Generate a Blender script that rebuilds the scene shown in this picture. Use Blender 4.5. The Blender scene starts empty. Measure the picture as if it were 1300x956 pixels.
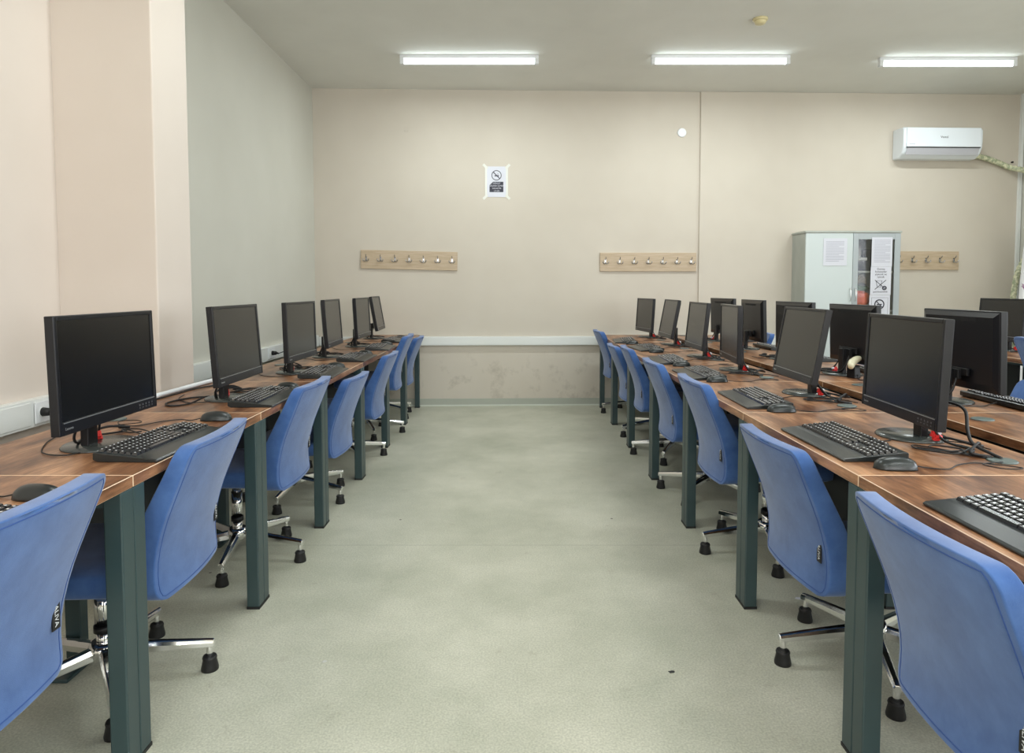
import bpy, bmesh, math, random
from mathutils import Vector, Matrix
R = math.radians
random.seed(7)
S = bpy.context.scene
COL = S.collection

# ------------------------------------------------------------------ camera
cd = bpy.data.cameras.new('camera'); cam = bpy.data.objects.new('camera', cd); COL.objects.link(cam)
cam.location = (0, 0, 1.22); cam.rotation_euler = (R(90 - 3.0), 0, 0)
cd.sensor_fit = 'HORIZONTAL'; cd.sensor_width = 36; cd.lens = 36 * 870 / 1300
cd.shift_x = -3 / 1300; cd.shift_y = -(478 - 411.6) / 1300
cd.clip_start = 0.05; cd.clip_end = 100
S.camera = cam

# ------------------------------------------------------------------ exposure, world, daylight
S.view_settings.view_transform = 'Standard'; S.view_settings.look = 'None'
S.view_settings.gamma = 1; S.view_settings.use_curve_mapping = False
S.view_settings.exposure = 0.5
w = bpy.data.worlds.new('world'); S.world = w; w.use_nodes = True
w.node_tree.nodes['Background'].inputs[0].default_value = (0.75, 0.85, 1, 1)
w.node_tree.nodes['Background'].inputs[1].default_value = 1.0

def area(name, loc, rot, sx, sy, power, colr):
    l = bpy.data.lights.new(name, 'AREA'); l.shape = 'RECTANGLE'; l.size = sx; l.size_y = sy
    l.energy = power; l.color = colr
    o = bpy.data.objects.new(name, l); o.location = loc; o.rotation_euler = rot; COL.objects.link(o)
    return o
DAY = (0.93, 0.97, 1.0)
WIN = [(-2.9, -1.5), (-0.9, 0.9), (1.5, 3.3)]            # windows of the right wall, out of frame
for a, b in WIN:
    area('daylight', (5.15, (a + b) / 2, 1.75), (0, R(90), 0), 1.6, b - a, 34, DAY)
RWIN = [(-1.4, 0.4), (1.2, 3.0)]                         # windows of the wall behind the camera
for a, b in RWIN:
    area('daylight', ((a + b) / 2, -3.05, 1.8), (R(-90), 0, R(180)), b - a, 1.6, 36, (1.0, 0.97, 0.94))

TUBE_POWER = 5.0; TUBE_LAMP = 13

# ------------------------------------------------------------------ materials
MATS = {}
def pbr(name, colr, rough=0.5, metal=0.0, spec=0.5, emit=None, es=0, coat=0, sheen=0, alpha=1, trans=0):
    m = bpy.data.materials.new(name); m.use_nodes = True; b = m.node_tree.nodes['Principled BSDF']
    b.inputs['Base Color'].default_value = (*colr, 1); b.inputs['Roughness'].default_value = rough
    b.inputs['Metallic'].default_value = metal; b.inputs['Specular IOR Level'].default_value = spec
    b.inputs['Coat Weight'].default_value = coat; b.inputs['Sheen Weight'].default_value = sheen
    b.inputs['Transmission Weight'].default_value = trans
    if emit: b.inputs['Emission Color'].default_value = (*emit, 1); b.inputs['Emission Strength'].default_value = es
    MATS[name] = m
    return m
def N(m, t, **kw):
    n = m.node_tree.nodes.new(t)
    for k, v in kw.items(): setattr(n, k, v)
    return n
def L(m, a, b): m.node_tree.links.new(a, b)
def noise_col(m, c1, c2, scale, detail=4, rough=0.6, vec_scale=None, lo=0.3, hi=0.7, obj_rand=False, bump=0, bump_scale=None, bump_dist=0.002):
    """mix two base colours with noise, plus optional bump"""
    b = m.node_tree.nodes['Principled BSDF']
    tc = N(m, 'ShaderNodeTexCoord'); mp = N(m, 'ShaderNodeMapping')
    if vec_scale: mp.inputs['Scale'].default_value = vec_scale
    L(m, tc.outputs['Object'], mp.inputs['Vector'])
    if obj_rand:
        oi = N(m, 'ShaderNodeObjectInfo'); mu = N(m, 'ShaderNodeMath', operation='MULTIPLY'); mu.inputs[1].default_value = 37
        L(m, oi.outputs['Random'], mu.inputs[0]); L(m, mu.outputs[0], mp.inputs['Location'])
    n = N(m, 'ShaderNodeTexNoise'); n.inputs['Scale'].default_value = scale; n.inputs['Detail'].default_value = detail
    n.inputs['Roughness'].default_value = rough
    L(m, mp.outputs[0], n.inputs['Vector'])
    cr = N(m, 'ShaderNodeValToRGB'); cr.color_ramp.elements[0].position = lo; cr.color_ramp.elements[1].position = hi
    cr.color_ramp.elements[0].color = (*c1, 1); cr.color_ramp.elements[1].color = (*c2, 1)
    L(m, n.outputs['Fac'], cr.inputs[0]); L(m, cr.outputs[0], b.inputs['Base Color'])
    if bump:
        n2 = N(m, 'ShaderNodeTexNoise'); n2.inputs['Scale'].default_value = bump_scale or scale * 10; n2.inputs['Detail'].default_value = 3
        L(m, tc.outputs['Object'], n2.inputs['Vector'])
        bp = N(m, 'ShaderNodeBump'); bp.inputs['Strength'].default_value = bump; bp.inputs['Distance'].default_value = bump_dist
        L(m, n2.outputs['Fac'], bp.inputs['Height']); L(m, bp.outputs[0], b.inputs['Normal'])
    return cr, mp, tc

M = MATS
pbr('wall_cream', (.62, .55, .47), .75, spec=.25)
noise_col(M['wall_cream'], (.595, .54, .462), (.645, .59, .51), 1.1, 3, bump=.25, bump_scale=60, bump_dist=.001)
pbr('wall_pink', (.66, .55, .48), .75, spec=.25)
noise_col(M['wall_pink'], (.66, .585, .52), (.71, .635, .57), 1.0, 3, bump=.25, bump_scale=60, bump_dist=.001)
pbr('wall_grey', (.6, .57, .5), .75, spec=.25)
noise_col(M['wall_grey'], (.585, .575, .51), (.63, .62, .555), 1.0, 3, bump=.25, bump_scale=60, bump_dist=.001)
pbr('ceiling', (.7, .7, .66), .85, spec=.2)
noise_col(M['ceiling'], (.74, .735, .69), (.79, .785, .74), 1.5, 3, bump=.4, bump_scale=40, bump_dist=.002)
pbr('trunking', (.78, .80, .78), .4)
pbr('skirting', (.42, .44, .38), .5)
pbr('skirting_lip', (.66, .69, .62), .5)

# back wall: scuffs below the trunking
def scuffs(m):
    b = m.node_tree.nodes['Principled BSDF']; old = b.inputs['Base Color'].links[0].from_socket
    tc = N(m, 'ShaderNodeTexCoord'); n = N(m, 'ShaderNodeTexNoise'); n.inputs['Scale'].default_value = 4.5; n.inputs['Detail'].default_value = 6; n.inputs['Roughness'].default_value = .7
    L(m, tc.outputs['Object'], n.inputs['Vector'])
    r = N(m, 'ShaderNodeValToRGB'); r.color_ramp.elements[0].position = .53; r.color_ramp.elements[1].position = .70
    L(m, n.outputs['Fac'], r.inputs[0])
    sx = N(m, 'ShaderNodeSeparateXYZ'); L(m, tc.outputs['Object'], sx.inputs[0])
    mr = N(m, 'ShaderNodeMapRange'); mr.inputs['From Min'].default_value = .75; mr.inputs['From Max'].default_value = .35
    mr.inputs['To Min'].default_value = 0; mr.inputs['To Max'].default_value = .55
    L(m, sx.outputs['Z'], mr.inputs['Value'])
    mu = N(m, 'ShaderNodeMath', operation='MULTIPLY'); L(m, r.outputs[0], mu.inputs[0]); L(m, mr.outputs[0], mu.inputs[1])
    mx = N(m, 'ShaderNodeMix', data_type='RGBA'); L(m, mu.outputs[0], mx.inputs['Factor']); L(m, old, mx.inputs['A'])
    mx.inputs['B'].default_value = (.33, .29, .24, 1); L(m, mx.outputs['Result'], b.inputs['Base Color'])
scuffs(M['wall_cream'])

# floor: worn grey-green sheet flooring with speckle, stains and one welded seam
m = pbr('floor', (.4, .41, .35), .42, spec=.35)
cr, mp, tc = noise_col(m, (.39, .40, .32), (.60, .59, .50), 1.6, 8, .66, lo=.30, hi=.70, bump=.15, bump_scale=120, bump_dist=.0006)
b = m.node_tree.nodes['Principled BSDF']
n2 = N(m, 'ShaderNodeTexNoise'); n2.inputs['Scale'].default_value = 160; n2.inputs['Detail'].default_value = 2; L(m, tc.outputs['Object'], n2.inputs['Vector'])
r2 = N(m, 'ShaderNodeValToRGB'); r2.color_ramp.elements[0].position = .35; r2.color_ramp.elements[1].position = .65
r2.color_ramp.elements[0].color = (.84, .84, .82, 1); r2.color_ramp.elements[1].color = (1.1, 1.1, 1.08, 1); L(m, n2.outputs['Fac'], r2.inputs[0])
mx = N(m, 'ShaderNodeMix', data_type='RGBA', blend_type='MULTIPLY'); mx.inputs['Factor'].default_value = 1
L(m, cr.outputs[0], mx.inputs['A']); L(m, r2.outputs[0], mx.inputs['B'])
mp3 = N(m, 'ShaderNodeMapping'); mp3.inputs['Scale'].default_value = (1, .45, 1); L(m, tc.outputs['Object'], mp3.inputs['Vector'])
n3 = N(m, 'ShaderNodeTexNoise'); n3.inputs['Scale'].default_value = 7; n3.inputs['Detail'].default_value = 9; n3.inputs['Roughness'].default_value = .75; L(m, tc.outputs['Object'], n3.inputs['Vector'])
r3 = N(m, 'ShaderNodeValToRGB'); r3.color_ramp.elements[0].position = .60; r3.color_ramp.elements[1].position = .75
r3.color_ramp.elements[0].color = (0, 0, 0, 1); r3.color_ramp.elements[1].color = (.6, .6, .6, 1); L(m, n3.outputs['Fac'], r3.inputs[0])
mx2 = N(m, 'ShaderNodeMix', data_type='RGBA'); L(m, r3.outputs[0], mx2.inputs['Factor']); L(m, mx.outputs['Result'], mx2.inputs['A']); mx2.inputs['B'].default_value = (.27, .24, .18, 1)
# tiny dark flecks
vo = N(m, 'ShaderNodeTexVoronoi'); vo.inputs['Scale'].default_value = 2.6; L(m, tc.outputs['Object'], vo.inputs['Vector'])
lt = N(m, 'ShaderNodeMath', operation='LESS_THAN'); lt.inputs[1].default_value = .018; L(m, vo.outputs['Distance'], lt.inputs[0])
mx3 = N(m, 'ShaderNodeMix', data_type='RGBA'); L(m, lt.outputs[0], mx3.inputs['Factor']); L(m, mx2.outputs['Result'], mx3.inputs['A']); mx3.inputs['B'].default_value = (.08, .06, .05, 1)
# welded seam across the aisle at y = 3.2
sx = N(m, 'ShaderNodeSeparateXYZ'); L(m, tc.outputs['Object'], sx.inputs[0])
sb = N(m, 'ShaderNodeMath', operation='SUBTRACT'); sb.inputs[1].default_value = 3.2; L(m, sx.outputs['Y'], sb.inputs[0])
ab = N(m, 'ShaderNodeMath', operation='ABSOLUTE'); L(m, sb.outputs[0], ab.inputs[0])
l2 = N(m, 'ShaderNodeMath', operation='LESS_THAN'); l2.inputs[1].default_value = .003; L(m, ab.outputs[0], l2.inputs[0])
mu = N(m, 'ShaderNodeMath', operation='MULTIPLY'); mu.inputs[1].default_value = .35; L(m, l2.outputs[0], mu.inputs[0])
mx4 = N(m, 'ShaderNodeMix', data_type='RGBA'); L(m, mu.outputs[0], mx4.inputs['Factor']); L(m, mx3.outputs['Result'], mx4.inputs['A']); mx4.inputs['B'].default_value = (.15, .15, .12, 1)
L(m, mx4.outputs['Result'], b.inputs['Base Color'])

# desktop wood
m = pbr('wood', (.3, .16, .09), .33, spec=.5)
cr, mp, tc = noise_col(m, (.110, .040, .017), (.52, .275, .145), 2.2, 8, .66, vec_scale=(5.0, 1.3, 5.0), lo=.36, hi=.64, obj_rand=True)
e = cr.color_ramp.elements.new(.5); e.color = (.29, .132, .062, 1)
b = m.node_tree.nodes['Principled BSDF']
nf = N(m, 'ShaderNodeTexNoise'); nf.inputs['Scale'].default_value = 9; nf.inputs['Detail'].default_value = 6
mpf = N(m, 'ShaderNodeMapping'); mpf.inputs['Scale'].default_value = (14, 1.2, 14); L(m, tc.outputs['Object'], mpf.inputs['Vector']); L(m, mpf.outputs[0], nf.inputs['Vector'])
rf = N(m, 'ShaderNodeValToRGB'); rf.color_ramp.elements[0].position = .3; rf.color_ramp.elements[1].position = .7
rf.color_ramp.elements[0].color = (.60, .55, .50, 1); rf.color_ramp.elements[1].color = (1.12, 1.12, 1.12, 1); L(m, nf.outputs['Fac'], rf.inputs[0])
mx = N(m, 'ShaderNodeMix', data_type='RGBA', blend_type='MULTIPLY'); mx.inputs['Factor'].default_value = 1
L(m, cr.outputs[0], mx.inputs['A']); L(m, rf.outputs[0], mx.inputs['B']); L(m, mx.outputs['Result'], b.inputs['Base Color'])
bp = N(m, 'ShaderNodeBump'); bp.inputs['Strength'].default_value = .12; bp.inputs['Distance'].default_value = .001
L(m, nf.outputs['Fac'], bp.inputs['Height']); L(m, bp.outputs[0], b.inputs['Normal'])
pbr('wood_edge', (.75, .55, .38), .35)  # beige edge banding, with the edge highlight put into its pale colour
pbr('steel_green', (.030, .058, .062), .38, spec=.6)
pbr('panel_dark', (.012, .014, .016), .6)
pbr('hook_steel', (.42, .42, .42), .22, metal=1)
pbr('rubber', (.008, .008, .009), .55)
m = pbr('fabric', (.08, .17, .46), .9, spec=.2, sheen=.35)
noise_col(m, (.034, .090, .265), (.074, .158, .395), 9, 6, .65, lo=.3, hi=.7, obj_rand=True, bump=.5, bump_scale=700, bump_dist=.0008)
pbr('fabric_seam', (.035, .085, .28), .9)
pbr('chrome', (.85, .85, .85), .12, metal=1)
pbr('black_plastic', (.005, .0055, .007), .38, spec=.4)
pbr('monitor_case', (.006, .0065, .009), .33, spec=.4)
m = pbr('screen', (.005, .005, .005), .22, spec=.5)
pbr('silver', (.45, .46, .47), .3, metal=.7)
pbr('base_grey', (.045, .052, .050), .22, spec=.6)
pbr('kb_body', (.009, .013, .014), .30, spec=.6)
pbr('keycap', (.012, .013, .016), .22, spec=.8)
pbr('button', (.10, .10, .11), .5)
pbr('legend', (.72, .74, .76), .5)
pbr('legend_glint', (.8, .8, .82), .4)  # key legends, brightened so their colour also carries the keycap highlights
pbr('red_tag', (.75, .03, .03), .5)
pbr('white_plastic', (.80, .82, .84), .35)
pbr('ac_white', (.80, .85, .90), .25)
pbr('ac_grey', (.50, .50, .54), .4)
pbr('paper', (.70, .71, .78), .7)
pbr('tape', (.78, .78, .72), .25)
pbr('ink', (.05, .05, .07), .8)
pbr('ink_grey', (.38, .38, .46), .8)
pbr('grommet', (.10, .13, .125), .35)
m = pbr('board_oak', (.5, .38, .25), .45)
noise_col(m, (.46, .35, .23), (.58, .46, .33), 6, 5, vec_scale=(1.2, 6, 12), lo=.3, hi=.7)
pbr('cab_white', (.60, .66, .66), .4)
m = pbr('cab_side', (.42, .44, .40), .5)
noise_col(m, (.36, .38, .34), (.47, .49, .45), 4, 5, vec_scale=(1, 1, .4))
pbr('cab_frame', (.42, .46, .48), .4)
pbr('cab_dark', (.02, .022, .022), .6)
pbr('glass', (1, 1, 1), .02, spec=.5, trans=1)
pbr('orange', (.85, .12, .02), .6); pbr('green_pkg', (.10, .18, .08), .6); pbr('straw', (.55, .48, .35), .7); pbr('pale_box', (.55, .55, .52), .6)
m = pbr('hose', (.62, .62, .42), .5)
cr, mp, tc = noise_col(m, (.34, .38, .24), (.74, .73, .52), 30, 2, lo=.4, hi=.6, bump=.5, bump_scale=60, bump_dist=.003)
pbr('detector', (.70, .62, .36), .4)
m = pbr('tube', (1, 1, 1), .4, emit=(.86, .98, 1.0), es=TUBE_POWER)
m = pbr('curtain', (.80, .80, .82), .8)
cr, mp, tc = noise_col(m, (.30, .12, .25), (.80, .80, .82), 9, 3, lo=.30, hi=.36)
pbr('scanner_top', (.70, .66, .48), .3)

# ------------------------------------------------------------------ mesh helpers
def obj(name, bm, mats, parent=None, smooth=False, loc=(0, 0, 0), rotz=0.0, bevel=0, seg=2, angle=40):
    me = bpy.data.meshes.new(name)
    bmesh.ops.recalc_face_normals(bm, faces=bm.faces[:])
    bm.to_mesh(me); bm.free()
    for mm in (mats if isinstance(mats, (list, tuple)) else [mats]): me.materials.append(M[mm])
    if smooth:
        for p in me.polygons: p.use_smooth = True
    o = bpy.data.objects.new(name, me); COL.objects.link(o)
    o.location = loc; o.rotation_euler = (0, 0, rotz)
    if parent is not None: o.parent = parent
    if bevel:
        md = o.modifiers.new('bevel', 'BEVEL'); md.width = bevel; md.segments = seg; md.limit_method = 'ANGLE'; md.angle_limit = R(angle)
        md.harden_normals = False
    return o
def tag(o, label, cat, group=None):
    o['label'] = label; o['category'] = cat
    if group: o['group'] = group
    return o
def thing(name, label, cat, loc=(0, 0, 0), rotz=0.0, group=None):
    o = bpy.data.objects.new(name, None); o.empty_display_size = .1; COL.objects.link(o)
    o.location = loc; o.rotation_euler = (0, 0, rotz)
    return tag(o, label, cat, group)
def struct(o): o['kind'] = 'structure'; return o
def dup(o, loc=None, rotz=None, label=None, group=None, parent=None):
    c = o.copy(); COL.objects.link(c)
    if parent is not None: c.parent = parent
    if loc is not None: c.location = loc
    if rotz is not None: c.rotation_euler = (0, 0, rotz)
    if label: c['label'] = label
    if group: c['group'] = group
    for ch in list(o.children): dup(ch, parent=c)
    return c
def box(bm, x0, x1, y0, y1, z0, z1, mi=0):
    vs = [bm.verts.new((x, y, z)) for x in (x0, x1) for y in (y0, y1) for z in (z0, z1)]
    for f in ((0, 1, 3, 2), (4, 6, 7, 5), (0, 4, 5, 1), (2, 3, 7, 6), (0, 2, 6, 4), (1, 5, 7, 3)):
        bm.faces.new([vs[i] for i in f]).material_index = mi
def boxm(*a, mi=0):
    bm = bmesh.new(); box(bm, *a, mi=mi); return bm
def cyl(bm, p0, p1, r0, r1=None, n=20, mi=0, caps=True):
    p0 = Vector(p0); p1 = Vector(p1); r1 = r0 if r1 is None else r1
    d = (p1 - p0).normalized(); a = d.orthogonal().normalized(); c = d.cross(a)
    A = []; B = []
    for i in range(n):
        t = 2 * math.pi * i / n; v = a * math.cos(t) + c * math.sin(t)
        A.append(bm.verts.new(p0 + v * r0)); B.append(bm.verts.new(p1 + v * r1))
    for i in range(n):
        j = (i + 1) % n; f = bm.faces.new((A[i], A[j], B[j], B[i])); f.material_index = mi; f.smooth = True
    if caps:
        bm.faces.new(A[::-1]).material_index = mi; bm.faces.new(B).material_index = mi
def lathe(bm, prof, n=24, c=(0, 0), sx=1, sy=1, mi=0):
    rings = []
    for r, z in prof:
        rings.append([bm.verts.new((c[0] + r * sx * math.cos(2 * math.pi * i / n), c[1] + r * sy * math.sin(2 * math.pi * i / n), z)) for i in range(n)])
    for k in range(len(rings) - 1):
        for i in range(n):
            j = (i + 1) % n; f = bm.faces.new((rings[k][i], rings[k][j], rings[k + 1][j], rings[k + 1][i])); f.smooth = True; f.material_index = mi
    bm.faces.new(rings[0][::-1]).material_index = mi; bm.faces.new(rings[-1]).material_index = mi
def catmull(pts, k=8):
    P = [Vector(p) for p in pts]; P = [P[0] * 2 - P[1]] + P + [P[-1] * 2 - P[-2]]; out = []
    for i in range(1, len(P) - 2):
        for s in range(k):
            t = s / k
            out.append(.5 * ((2 * P[i]) + (P[i + 1] - P[i - 1]) * t + (2 * P[i - 1] - 5 * P[i] + 4 * P[i + 1] - P[i + 2]) * t * t + (-P[i - 1] + 3 * P[i] - 3 * P[i + 1] + P[i + 2]) * t ** 3))
    out.append(P[-2]); return out
def tube(bm, pts, r, n=8, k=8, closed=False, flat=1.0, rings_fn=None):
    pts = catmull(pts, k) if k > 1 else [Vector(p) for p in pts]
    prev = None; rings = []
    for i, p in enumerate(pts):
        if closed: d = (pts[(i + 1) % len(pts)] - pts[i - 1])
        else: d = (pts[min(i + 1, len(pts) - 1)] - pts[max(i - 1, 0)])
        if d.length < 1e-9: d = Vector((0, 0, 1))
        d.normalize()
        a = prev - d * prev.dot(d) if prev is not None else d.orthogonal()
        if a.length < 1e-6: a = d.orthogonal()
        a.normalize(); prev = a; c = d.cross(a)
        rr = r if rings_fn is None else rings_fn(i / max(1, len(pts) - 1))
        rings.append([bm.verts.new(p + a * rr * math.cos(2 * math.pi * q / n) + c * rr * flat * math.sin(2 * math.pi * q / n)) for q in range(n)])
    m_ = len(rings)
    for i in range(m_ if closed else m_ - 1):
        A = rings[i]; B = rings[(i + 1) % m_]
        for q in range(n):
            f = bm.faces.new((A[q], A[(q + 1) % n], B[(q + 1) % n], B[q])); f.smooth = True
    if not closed:
        bm.faces.new(rings[0][::-1]); bm.faces.new(rings[-1])
def prism(bm, prof, axis_pts, mi=0):
    """prof: list of 3-D points of one end; axis_pts: offset vector to the other end"""
    o = Vector(axis_pts); A = [bm.verts.new(p) for p in prof]; B = [bm.verts.new(Vector(p) + o) for p in prof]; n = len(prof)
    for i in range(n): bm.faces.new((A[i], A[(i + 1) % n], B[(i + 1) % n], B[i])).material_index = mi
    bm.faces.new(A[::-1]).material_index = mi; bm.faces.new(B).material_index = mi
FACE_NEG_X = Matrix(((0, 0, -1), (-1, 0, 0), (0, 1, 0)))      # text plane facing -x
FACE_NEG_Y = Matrix(((1, 0, 0), (0, 0, -1), (0, 1, 0)))       # text plane facing -y
def text(name, body, size, mat, parent, loc, basis, align='CENTER', ext=.0004, xs=1.0):
    c = bpy.data.curves.new('t', 'FONT'); c.body = body; c.size = size; c.align_x = align; c.align_y = 'CENTER'; c.extrude = ext; c.resolution_u = 2
    t = bpy.data.objects.new('t', c); COL.objects.link(t)
    me = bpy.data.meshes.new_from_object(t); bpy.data.objects.remove(t); bpy.data.curves.remove(c)
    me.transform(Matrix.Diagonal((xs, 1, 1, 1))); me.transform(basis.to_4x4()); me.name = name
    me.materials.clear(); me.materials.append(M[mat])
    o = bpy.data.objects.new(name, me); COL.objects.link(o); o.parent = parent; o.location = loc
    return o

# ------------------------------------------------------------------ room
ZC = 3.235; XL = -2.04; XR = 5.31; YR = -3.2
WX0, WY0, WX1, WY1 = -2.04, 7.03, 5.31, 7.273
PHI = math.atan2(WY1 - WY0, WX1 - WX0)
def WB(X, d=0.0, z=0.0):        # point on the back wall at X, d metres into the room
    t = (X - WX0) / (WX1 - WX0)
    return Vector((X + math.sin(PHI) * d, WY0 + (WY1 - WY0) * t - math.cos(PHI) * d, z))
bm = boxm(-2.4, 5.6, -3.4, 7.6, -.15, 0); struct(obj('floor', bm, 'floor'))
bm = boxm(-2.4, 5.6, -3.4, 7.6, ZC, ZC + .15); struct(obj('ceiling', bm, 'ceiling'))
bm = boxm(-.4, 7.7, 0, .2, 0, ZC); struct(obj('wall_back', bm, 'wall_cream', loc=(WX0, WY0, 0), rotz=PHI))
sx0 = (1.915 - WX0) / math.cos(PHI)
bm = boxm(sx0, 7.6, -.022, .0, 0, ZC); struct(obj('wall_back_right', bm, 'wall_cream', loc=(WX0, WY0, 0), rotz=PHI, bevel=.004))
DR = .022
# left wall: near stretch, pillar, far stretch
bm = boxm(XL - .2, XL, YR, 7.4, 0, ZC); struct(obj('wall_left', bm, 'wall_grey'))
bm = boxm(XL - .05, -1.59, 3.06, 3.385, 0, ZC); struct(obj('wall_left_pillar', bm, 'wall_pink', bevel=.006))
bm = boxm(XL, XL + .012, YR, 3.06, 0, ZC); struct(obj('wall_left_near', bm, 'wall_pink'))
# right wall with window openings, wall behind the camera with window openings
def wall_with_windows(name, fixed0, fixed1, along0, along1, wins, z0, z1, axis, mat):
    bm = bmesh.new()
    def b(a0, a1, c0, c1):
        if axis == 'y': box(bm, fixed0, fixed1, a0, a1, c0, c1)
        else: box(bm, a0, a1, fixed0, fixed1, c0, c1)
    b(along0, along1, 0, z0); b(along0, along1, z1, ZC)
    edges = [along0] + [v for ab in wins for v in ab] + [along1]
    for i in range(0, len(edges), 2): b(edges[i], edges[i + 1], z0, z1)
    return struct(obj(name, bm, mat))
wall_with_windows('wall_right', XR, XR + .2, YR, 7.5, WIN, .95, 2.55, 'y', 'wall_grey')
wall_with_windows('wall_behind', YR - .2, YR, -2.3, 5.5, RWIN, 1.0, 2.6, 'x', 'wall_cream')
wi = 0
for wins, axis in ((WIN, 'y'), (RWIN, 'x')):
    for a, b_ in wins:
        wi += 1
        z0, z1 = (.95, 2.55) if axis == 'y' else (1.0, 2.6)
        bm = bmesh.new(); mid = (a + b_) / 2
        for (p, q, r_, s_) in ((a, b_, z0, z0 + .06), (a, b_, z1 - .06, z1), (a, a + .06, z0 + .06, z1 - .06), (b_ - .06, b_, z0 + .06, z1 - .06), (mid - .03, mid + .03, z0 + .06, z1 - .06)):
            if axis == 'y': box(bm, XR + .06, XR + .12, p, q, r_, s_)
            else: box(bm, p, q, YR - .12, YR - .06, r_, s_)
        f = struct(obj('window_%d' % wi, bm, 'white_plastic'))
        bm = boxm(XR + .085, XR + .095, a + .06, b_ - .06, z0 + .06, z1 - .06) if axis == 'y' else boxm(a + .06, b_ - .06, YR - .095, YR - .085, z0 + .06, z1 - .06)
        obj('window_pane', bm, 'glass', f)
# skirting along the back wall, with a pale lip
bm = boxm(.0, sx0, -.012, 0, .0, .075); box(bm, sx0, 7.35, -.012 - DR, -DR, 0, .075)
o = struct(obj('baseboard_back', bm, 'skirting', loc=(WX0, WY0, 0), rotz=PHI))
bm = boxm(.0, sx0 - .02, -.020, -.012, .0, .012); obj('lip', bm, 'skirting_lip', o)
bm = boxm(XL + .012, XL + .024, YR, 3.06, 0, .075); box(bm, XL, XL + .012, 3.385, 7.0, 0, .075); struct(obj('baseboard_left', bm, 'skirting'))
# trunking: back wall and both stretches of the left wall
bm = boxm(.04, sx0, -.035, 0, .632, .722); box(bm, .04, sx0, -.037, -.035, .640, .714)
box(bm, sx0, 7.33, -.035 - DR, -DR, .632, .722)
struct(obj('trim_1', bm, 'trunking', loc=(WX0, WY0, 0), rotz=PHI, bevel=.003))
bm = boxm(XL + .012, XL + .052, YR, 3.058, .645, .76); box(bm, XL + .052, XL + .055, YR, 2.79, .655, .75)
struct(obj('trim_2', bm, 'trunking', bevel=.003))
bm = boxm(XL, XL + .045, 3.387, 6.98, .630, .742); struct(obj('trim_3', bm, 'trunking', bevel=.003))
# pale vertical joint strip in the far right corner
bm = boxm(7.315, 7.345, -.05, -.022, 0, ZC); struct(obj('trim_4', bm, 'trunking', loc=(WX0, WY0, 0), rotz=PHI))

# ------------------------------------------------------------------ ceiling tubes
def tube_light(label, x, y, grp=None):
    t = thing('ceiling_tube_light', label, 'light', (x, y, ZC), 0, grp)
    bm = boxm(-.60, .60, -.022, .022, -.03, 0)
    obj('housing', bm, 'white_plastic', t, bevel=.004)
    bm = bmesh.new(); cyl(bm, (-.565, 0, -.056), (.565, 0, -.056), .019, n=16); obj('tube', bm, 'tube', t, smooth=True)
    for s in (-1, 1):
        bm = boxm(s * .5825 - .0175, s * .5825 + .0175, -.022, .022, -.078, -.03); obj('end_cap', bm, 'white_plastic', t, bevel=.003)
    l = area('tube_lamp', (0, 0, -.08), (0, 0, 0), 1.12, .03, TUBE_LAMP, (.93, 1.0, 1.0)); l.parent = t
    return t
tube_light('white fluorescent tube light on the ceiling, leftmost of the three', -.39, 6.05)
tube_light('white fluorescent tube light on the ceiling, middle of the three', 1.785, 6.05)
tube_light('white fluorescent tube light above the air conditioner, rightmost on the ceiling', 3.79, 6.11)
for y in (3.1, 0.2, -2.2):
    for x in (-.39, 1.785, 3.79):
        tube_light('white fluorescent tube light nearer than the smoke detector, above the desks', x, y, 'ceiling tube lights out of the frame')
t = thing('smoke_detector', 'small yellowed round smoke detector on the ceiling', 'smoke detector', (1.84, 5.24, ZC))
bm = bmesh.new(); lathe(bm, [(.055, 0), (.055, -.012), (.048, -.018)][::-1]); obj('base', bm, 'detector', t)
bm = bmesh.new(); lathe(bm, [(.018, -.045), (.036, -.04), (.044, -.022), (.044, -.018)]); obj('sensor_head', bm, 'detector', t)

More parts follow.
